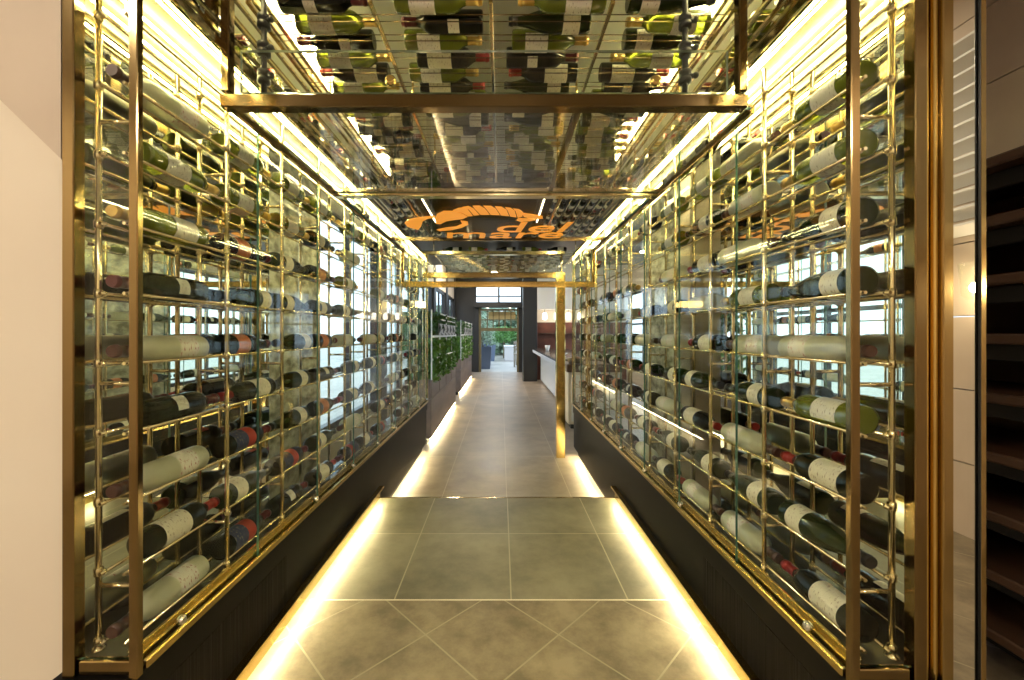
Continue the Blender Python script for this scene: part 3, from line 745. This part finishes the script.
# wall sconce and shutter slats (seen in the mirrors), plus added ceiling fill lights
t = thing('wall_sconce', (2.4, -.30, Z(.20)), 'lit glass wall sconce on the beige entrance wall, mirrored in the narrow panel', 'wall lamp')
MB().bbox(2.375, 2.40, -.36, -.24, Z(.10), Z(.30), .006).build('back_plate', brass, t)
MB().tube((2.375, -.30, Z(.16)), (2.31, -.30, Z(.16)), .009, 8).build('arm', brass, t)
MB().lathe([(.03, -.06), (.05, -.04), (.062, .12), (.060, .12), (.047, -.035), (.028, -.052)], 18, loc=(2.30, -.30, Z(.22)), close=False).build('glass_shade', glass, t)
MB().ball((2.30, -.30, Z(.22)), .024, 12).build('bulb', sconce_glow, t)
t = thing('slatted_shutter', (2.395, -.45, Z(.52)), 'white slatted shutter high on the beige entrance wall', 'shutter')
for i in range(12):
    h = Z(.50+i*.085)
    m = MB(); vs = [(2.392, -.95, h), (2.392, .2, h), (2.33, .2, h+.045), (2.33, -.95, h+.045)]
    vs2 = [(x, y, z+.012) for x, y, z in vs]
    m.add(vs+vs2, [(0, 1, 2, 3), (7, 6, 5, 4), (0, 4, 5, 1), (1, 5, 6, 2), (2, 6, 7, 3), (3, 7, 4, 0)]); m.build('slat', white_paint, t)
m = MB(); m.bbox(2.36, 2.40, -.98, -.95, Z(.46), Z(1.55), .003); m.bbox(2.36, 2.40, .2, .23, Z(.46), Z(1.55), .003); m.build('frame', white_paint, t)
for i, (x, y) in enumerate(((-2.1, -1.5), (0.0, -2.2), (1.9, -1.4), (-1.95, -.55))):  # fill lights added out of view to brighten the cream wall and near floor
    t = thing('entrance_fill_light', (x, y, 3.0), 'added round warm ceiling fill light over the entrance floor, %s' % ('on the left side', 'in the middle behind the camera', 'on the shelving side', 'closest to the cream wall')[i], 'downlight', 'added entrance fill lights')
    MB().lathe([(.12, 0), (.12, -.012), (.10, -.016)], 20, loc=(x, y, 3.0)).build('trim_ring', chrome, t)
    MB().lathe([(.098, -.012), (.09, -.02)], 20, loc=(x, y, 3.0)).build('lens', entrance_fill, t)

for i, (x, y) in enumerate(((-.2, 8.8), (-.2, 10.4), (-.2, 12.0), (2.2, 8.6), (-1.1, 9.9), (2.3, 6.6))):  # no fixtures known here; added to lift the dim far hall
    zc = Z(1.30) if y < 8 else 3.0
    t = thing('hall_fill_light', (x, y, zc), 'added round ceiling fill light in the far hall, %s' % ('between the two planter rows', 'beside the black column', 'nearest the garden door', 'over the middle of the bar', 'over the farther planters', 'over the near end of the bar')[i], 'downlight', 'added far hall fill lights')
    MB().lathe([(.12, 0), (.12, -.012), (.10, -.016)], 20, loc=(x, y, zc)).build('trim_ring', chrome, t)
    MB().lathe([(.098, -.012), (.09, -.02)], 20, loc=(x, y, zc)).build('lens', hall_fill, t)
# ------------------------------------------------------------------ planters along the far left
def leaves(n, x0, x1, y0, y1, z0, z1, sz, rg, shape=None):
    m = MB()
    for i in range(n):
        c = Vector((rg.uniform(x0, x1), rg.uniform(y0, y1), z0+(z1-z0)*rg.random()))
        if shape and not shape(c): continue
        a = Vector((rg.gauss(0, 1), rg.gauss(0, 1), rg.gauss(0, 1)+.3)).normalized(); b = a.orthogonal().normalized()
        b = (Matrix.Rotation(rg.random()*6.28, 3, a) @ b); q = a.cross(b); L = sz*rg.uniform(.6, 1.2)
        vs = [c-b*L, c-b*L*.3+q*L*.42, c+b*L*.4+q*L*.34, c+b*L, c+b*L*.4-q*L*.34+a*L*.1, c-b*L*.3-q*L*.42+a*L*.1]
        m.add(vs, [(0, 1, 2, 3), (0, 3, 4, 5)], 0)
    return m
rg = random.Random(3)
def planter_group(gi, ya, yb, nbox, xf, dark):
    word = ('nearer', 'farther')[gi]
    t = thing('planter_bench', (xf-.15, ya, 0), 'dark boarded bench under the %s row of planters on the left' % word, 'bench')
    MB().bbox(xf-.32, xf, ya, yb, .06, Z(-.735), .006).build('body', planter_wood, t)
    MB().box(xf-.30, xf-.05, ya, yb, 0, .06).build('toe_kick', black_matt, t)
    MB().tube((xf-.015, ya+.02, .05), (xf-.015, yb-.02, .05), .006, 6).build('light_strip', led_floor, t)
    w = (yb-ya)/nbox
    for i in range(nbox):
        a = ya+i*w+.02; b = ya+(i+1)*w-.02
        p = thing('planter_box', (xf-.16, a, Z(-.72)), '%s wooden planter box of the %s row, counted from the cabinet' % (ORD[i], word), 'planter', 'planter boxes in the %s row' % word)
        m = MB(); m.bbox(xf-.02, xf+.0, a, b, Z(-.72), Z(-.52), .004); m.bbox(xf-.30, xf-.28, a, b, Z(-.72), Z(-.52), .004)
        m.bbox(xf-.28, xf-.02, a, a+.02, Z(-.72), Z(-.52), .004); m.bbox(xf-.28, xf-.02, b-.02, b, Z(-.72), Z(-.52), .004)
        m.box(xf-.28, xf-.02, a+.02, b-.02, Z(-.735), Z(-.70)); m.build('box', planter_wood, p)
        MB().box(xf-.28, xf-.02, a+.02, b-.02, Z(-.58), Z(-.56)).build('soil', principled('soil', (.03, .02, .012), .9), p)
        pl = thing('climbing_plant', (xf-.15, (a+b)/2, Z(-.56)), 'leafy green plant in the %s planter box of the %s row' % (ORD[i], word), 'plant', 'plants in the %s row' % word)
        m = MB()
        for k in range(5):
            y = rg.uniform(a+.05, b-.05); x = xf-rg.uniform(.08, .2)
            m.tube((x, y, Z(-.57)), (x+rg.uniform(-.03, .03), y+rg.uniform(-.08, .08), Z(.05)), .006, 6)
        m.build('stem', olive_paint, pl)
        leaves(760, xf-.26, xf+.03, a, b, Z(-.56), Z(-.08), .045, rg).build('foliage', leaf, pl)
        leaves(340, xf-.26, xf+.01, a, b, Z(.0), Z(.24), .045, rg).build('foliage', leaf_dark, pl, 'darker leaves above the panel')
    tr = thing('trellis', (xf-.12, ya, Z(-.52)), 'white painted trellis in front of the plants of the %s row of planters' % word, 'trellis')
    m = MB()
    for h in (-.30, -.04): m.bbox(xf-.004, xf+.010, ya, yb, Z(h)-.012, Z(h)+.012, .002)
    n = int((yb-ya)/.5)
    for i in range(n+1):
        y = ya+(yb-ya)*i/n; m.bbox(xf-.004, xf+.010, y-.007, y+.007, Z(-.52), Z(.26 if i % 2 == 0 else -.03), .002)
    m.build('lattice', white_paint, tr)
    for h in (.17, .24):
        MB().bbox(xf-.004, xf+.010, ya+.3*(yb-ya), yb, Z(h)-.008, Z(h)+.008, .002).build('top_rail', white_paint, tr)
    ps = thing('patterned_panel', (xf-.05, ya, Z(-.02)), 'black and white zigzag cube panel hung over the %s planters' % word, 'panel')
    y0, y1 = ya+.18*(yb-ya), yb-.10*(yb-ya)
    MB().box(xf+.012, xf+.020, y0, y1, Z(-.03), Z(.115)).build('board', principled('panel_grey', (.45, .45, .45), .5), ps)
    m = MB(); n = 5; wy = (y1-y0)/n
    for i in range(n):
        a = y0+i*wy
        for (p, q, r) in (((a, .115), (a+wy*.55, .045), (a, -.0)), ((a+wy*.5, .0), (a+wy, -.03), (a+wy*.55, -.03))):
            m.add([(xf+.021, p[0], Z(p[1])), (xf+.021, q[0], Z(q[1])), (xf+.021, r[0], Z(r[1])), (xf+.024, p[0], Z(p[1])), (xf+.024, q[0], Z(q[1])), (xf+.024, r[0], Z(r[1]))], [(0, 2, 1), (3, 4, 5), (0, 1, 4, 3), (1, 2, 5, 4), (2, 0, 3, 5)])
    m.build('zigzag_pattern', black_matt, ps)
planter_group(0, 4.62, 7.1, 4, -.77, False)
planter_group(1, 8.3, 11.4, 4, -.80, True)
t = thing('wall_lamp', (-1.25, 6.0, Z(.45)), 'amber box lamp glowing above the nearer planters', 'wall lamp')
MB().bbox(-1.4, -1.1, 5.9, 6.1, Z(.37), Z(.45), .006).build('shade', amber_glow, t)
MB().tube((-1.25, 6.0, Z(.45)), (-1.25, 6.0, 3.0), .008, 6).build('rod', brass, t)

# ------------------------------------------------------------------ bar on the far right
t = thing('bar_counter', (1.2, 7.0, 0), 'long bar counter with pale blue-white front and dark overhanging top', 'bar counter')
MB().bbox(1.0, 1.04, 6.2, 10.55, .05, Z(-.46), .006).build('front_panel', bluewhite, t)
MB().box(1.05, 1.55, 6.2, 10.55, 0, Z(-.46)).build('carcass', black_matt, t)
m = MB(); m.bbox(.80, 1.62, 6.1, 10.6, Z(-.42), Z(-.385), .004); m.build('counter_top', principled('counter_top', (.05, .04, .035), .2), t)
m = MB(); m.bbox(.80, .83, 6.1, 10.6, Z(-.485), Z(-.42), .004); m.build('edge_fascia', bluewhite, t)
t = thing('service_cabinet', (1.05, 5.4, 0), 'cream service cabinet with panelled door and dark top, beside the gold post', 'cabinet')
MB().bbox(.86, 1.55, 5.35, 6.0, .06, Z(-.50), .005).build('carcass', cream, t)
MB().bbox(.90, 1.18, 5.335, 5.35, .10, Z(-.54), .004).build('door', white_paint, t)
MB().bbox(1.22, 1.50, 5.335, 5.35, .10, Z(-.54), .004).build('door', white_paint, t)
MB().bbox(.84, 1.57, 5.32, 6.02, Z(-.50), Z(-.40), .005).build('top', walnut, t)
MB().box(.90, 1.5, 5.38, 5.98, 0, .06).build('toe_kick', black_matt, t)
t = thing('bread_basket', (1.0, 5.6, Z(-.40)), 'shallow pale basket standing on the service cabinet', 'basket')
MB().lathe([(.09, 0), (.12, .06), (.125, .065), (.11, .06), (.08, .012)], 18, loc=(1.0, 5.6, Z(-.40))).build('bowl', principled('wicker', (.50, .40, .26), .7, bump=(60, .6, (1, 1, 3))), t)
MB().lathe([(.07, .012), (.08, .05), (.04, .085), (.005, .09)], 12, loc=(1.0, 5.6, Z(-.40))).build('rolls', principled('bread_crust', (.45, .22, .08), .7), t)
for i, (x, y, c, r, h) in enumerate(((1.05, 7.2, 'white', .10, .04), (1.1, 8.0, 'red', .07, .09), (1.0, 9.0, 'white', .06, .12))):
    ob = MB().lathe([(r*.5, 0), (r*.55, .008), (r, h), (r*.96, h), (r*.5, .014)], 18, loc=(x, y, Z(-.385))).build('serving_bowl', principled('bowl_%s%d' % (c, i), (.8, .8, .78) if c == 'white' else (.5, .06, .04), .2))
    tag(ob, '%s serving bowl standing on the bar counter' % ('wide low white', 'deep red', 'tall narrow white')[i], 'bowl')
struct('wall_bar_back', MB().box(.92, 3.3, 11.0, 11.1, 0, Z(.28)), redbrown)
struct('wall_bar_upper', MB().box(.92, 3.3, 11.0, 11.1, Z(.28), Z(.60)), cream)
struct('wall_bar_bulkhead', MB().box(.92, 3.3, 10.5, 11.1, Z(.60), 3.0), white_paint)
for i in range(4):
    x = 1.12+i*.3
    t = thing('pendant_lamp', (x, 10.7, Z(.34)), 'slim glowing glass pendant over the bar, %s from the black column' % ORD[i], 'pendant lamp', 'bar pendants')
    MB().tube((x, 10.7, Z(.52)), (x, 10.7, Z(.60)), .006, 6).build('cord', black_matt, t)
    MB().lathe([(.02, .18), (.05, .16), (.06, .04), (.04, 0)], 14, loc=(x, 10.7, Z(.34))).build('shade', bar_glow, t)
t = thing('spice_shelf', (1.9, 10.95, Z(-.3)), 'dark wall shelf with small jars behind the bar', 'shelf')
MB().bbox(1.0, 2.6, 10.85, 10.99, Z(-.02), Z(0), .003).build('board', walnut, t)
t2 = None

# ------------------------------------------------------------------ garden beyond the door
struct('ground', MB().box(-20, 20, YE+.2, 45, -.12, -.01).box(-20, -3.2, -3, YE+.2, -.12, -.01).box(-3.2, -1.58, 1.1, YE+.2, -.12, -.01).box(3.62, 20, -3, YE+.2, -.12, -.01).box(1.6, 3.62, 2.25, 3.94, -.12, -.01), terrace)
pts = ((-.62, 14.6, .30, .75, 'nearest'), (-.66, 16.4, .30, .95, 'middle'), (-.55, 18.6, .32, .70, 'farthest'))
for x, y, r, h, w in pts:
    t = thing('plant_pot', (x, y, 0), '%s slate blue square pot on the terrace by the garden door' % w, 'plant pot', 'terrace pots')
    m = MB()
    vs = [(x+sx*r*.8, y+sy*r*.8, -.01) for sx, sy in ((-1, -1), (1, -1), (1, 1), (-1, 1))]+[(x+sx*r, y+sy*r, h) for sx, sy in ((-1, -1), (1, -1), (1, 1), (-1, 1))]
    vs += [(x+sx*r*.86, y+sy*r*.86, h) for sx, sy in ((-1, -1), (1, -1), (1, 1), (-1, 1))]+[(x+sx*r*.86, y+sy*r*.86, h-.06) for sx, sy in ((-1, -1), (1, -1), (1, 1), (-1, 1))]
    fs = [(3, 2, 1, 0)]
    for k in range(4):
        j = (k+1) % 4; fs += [(k, j, 4+j, 4+k), (4+k, 4+j, 8+j, 8+k), (8+k, 8+j, 12+j, 12+k)]
    fs.append((12, 13, 14, 15)); m.add(vs, fs); m.build('pot', slate_blue, t)
    p = thing('potted_shrub', (x, y, h-.05), 'thin grey-green shrub growing in the %s slate blue pot' % w, 'shrub', 'shrubs in the terrace pots')
    m = MB()
    for k in range(4): m.tube((x+.02*k-.03, y, h-.06), (x+rg.uniform(-.2, .2), y+rg.uniform(-.2, .2), h+.8), .012, 6)
    m.build('stem', olive_paint, p)
    leaves(380, x-.3, x+.3, y-.3, y+.3, h+.05, h+1.0, .06, rg).build('foliage', leaf_pale, p)
c0 = Vector((.15, 20.5, 1.15))
t = thing('round_bush', (.15, 20.5, 0), 'bright green rounded bush at the end of the terrace', 'bush')
MB().tube((.15, 20.5, 0), (.15, 20.5, .9), .05, 8).build('trunk', olive_paint, t)
leaves(1500, -.75, 1.05, 19.6, 21.4, .75, 1.55, .09, rg, lambda c: ((c.x-c0.x)/.9)**2+((c.y-c0.y)/.9)**2+((c.z-c0.z)/.42)**2 < 1).build('foliage', leaf_bright, t)
for i, (x, y) in enumerate(((.35, 18.6), (.85, 18.9))):
    t = thing('planter_tub', (x, y, 0), '%s pale square planter tub under the bright bush' % ('left' if i == 0 else 'right'), 'planter tub', 'terrace tubs')
    MB().bbox(x-.2, x+.2, y-.2, y+.2, -.01, .62, .02).build('tub', principled('tub_%d' % i, (.55, .52, .50), .6), t)
    MB().bbox(x-.23, x+.23, y-.23, y+.23, .62, .68, .015).build('rim', white_paint, t)
def chair(x, y, w):
    t = thing('garden_chair', (x, y, 0), '%s slim wooden garden chair on the right of the terrace' % w, 'chair', 'terrace chairs')
    wood = principled('chair_wood_'+w, (.34, .29, .22), .6)
    for sx in (-1, 1):
        MB().tube((x+sx*.19, y-.19, -.01), (x+sx*.19, y-.19, .44), .018, 8).build('leg', wood, t)
        MB().tube((x+sx*.19, y+.19, -.01), (x+sx*.19, y+.24, .92), .018, 8).build('leg', wood, t)
    MB().bbox(x-.22, x+.22, y-.22, y+.22, .43, .465, .006).build('seat', wood, t)
    m = MB()
    for h in (.58, .70, .82): m.bbox(x-.2, x+.2, y+.20, y+.225, h, h+.06, .004)
    m.build('backrest', wood, t)
chair(.68, 15.4, 'nearer'); chair(.78, 16.3, 'farther')
t = thing('garden_hedge', (0, 24, 0), 'tall grey-green hedge and trees closing the garden', 'hedge')
m = leaves(4200, -5, 5, 23, 25, 0, 2.75, .20, rg); m.build('foliage', leaf_pale, t)
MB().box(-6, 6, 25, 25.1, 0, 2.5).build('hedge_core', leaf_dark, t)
t = thing('garden_wall_block', (1.7, 21, 0), 'grey garden building at the right of the terrace', 'building')
MB().box(1.25, 4.5, 19.6, 22.4, 0, 2.5).build('wall', principled('grey_render', (.22, .24, .28), .7), t)
MB().bbox(1.2, 4.6, 19.5, 22.45, 2.5, 2.6, .02).build('roof', steel_dark, t)

# ------------------------------------------------------------------ world, camera, colour
w = bpy.data.worlds.new('sky'); S.world = w; w.use_nodes = True
bg = w.node_tree.nodes['Background']; bg.inputs[0].default_value = (.64, .81, 1.0, 1); bg.inputs[1].default_value = .85
cam = bpy.data.cameras.new('camera'); co = bpy.data.objects.new('camera', cam); COL.objects.link(co)
co.location = (0, 0, EYE); co.rotation_euler = (PI/2, 0, 0)
cam.sensor_width = 36; cam.lens = 418*36/1024
cam.shift_x = 11/1024; cam.shift_y = -7/1024
cam.clip_start = .02; cam.clip_end = 200
S.camera = co
S.view_settings.view_transform = 'Standard'; S.view_settings.look = 'None'
S.view_settings.gamma = 1; S.view_settings.use_curve_mapping = False
S.view_settings.exposure = 2.0
c = S.cycles
c.max_bounces = 18; c.glossy_bounces = 14; c.diffuse_bounces = 3; c.transmission_bounces = 8; c.transparent_max_bounces = 48
c.sample_clamp_indirect = 6
c.caustics_reflective = False; c.caustics_refractive = False
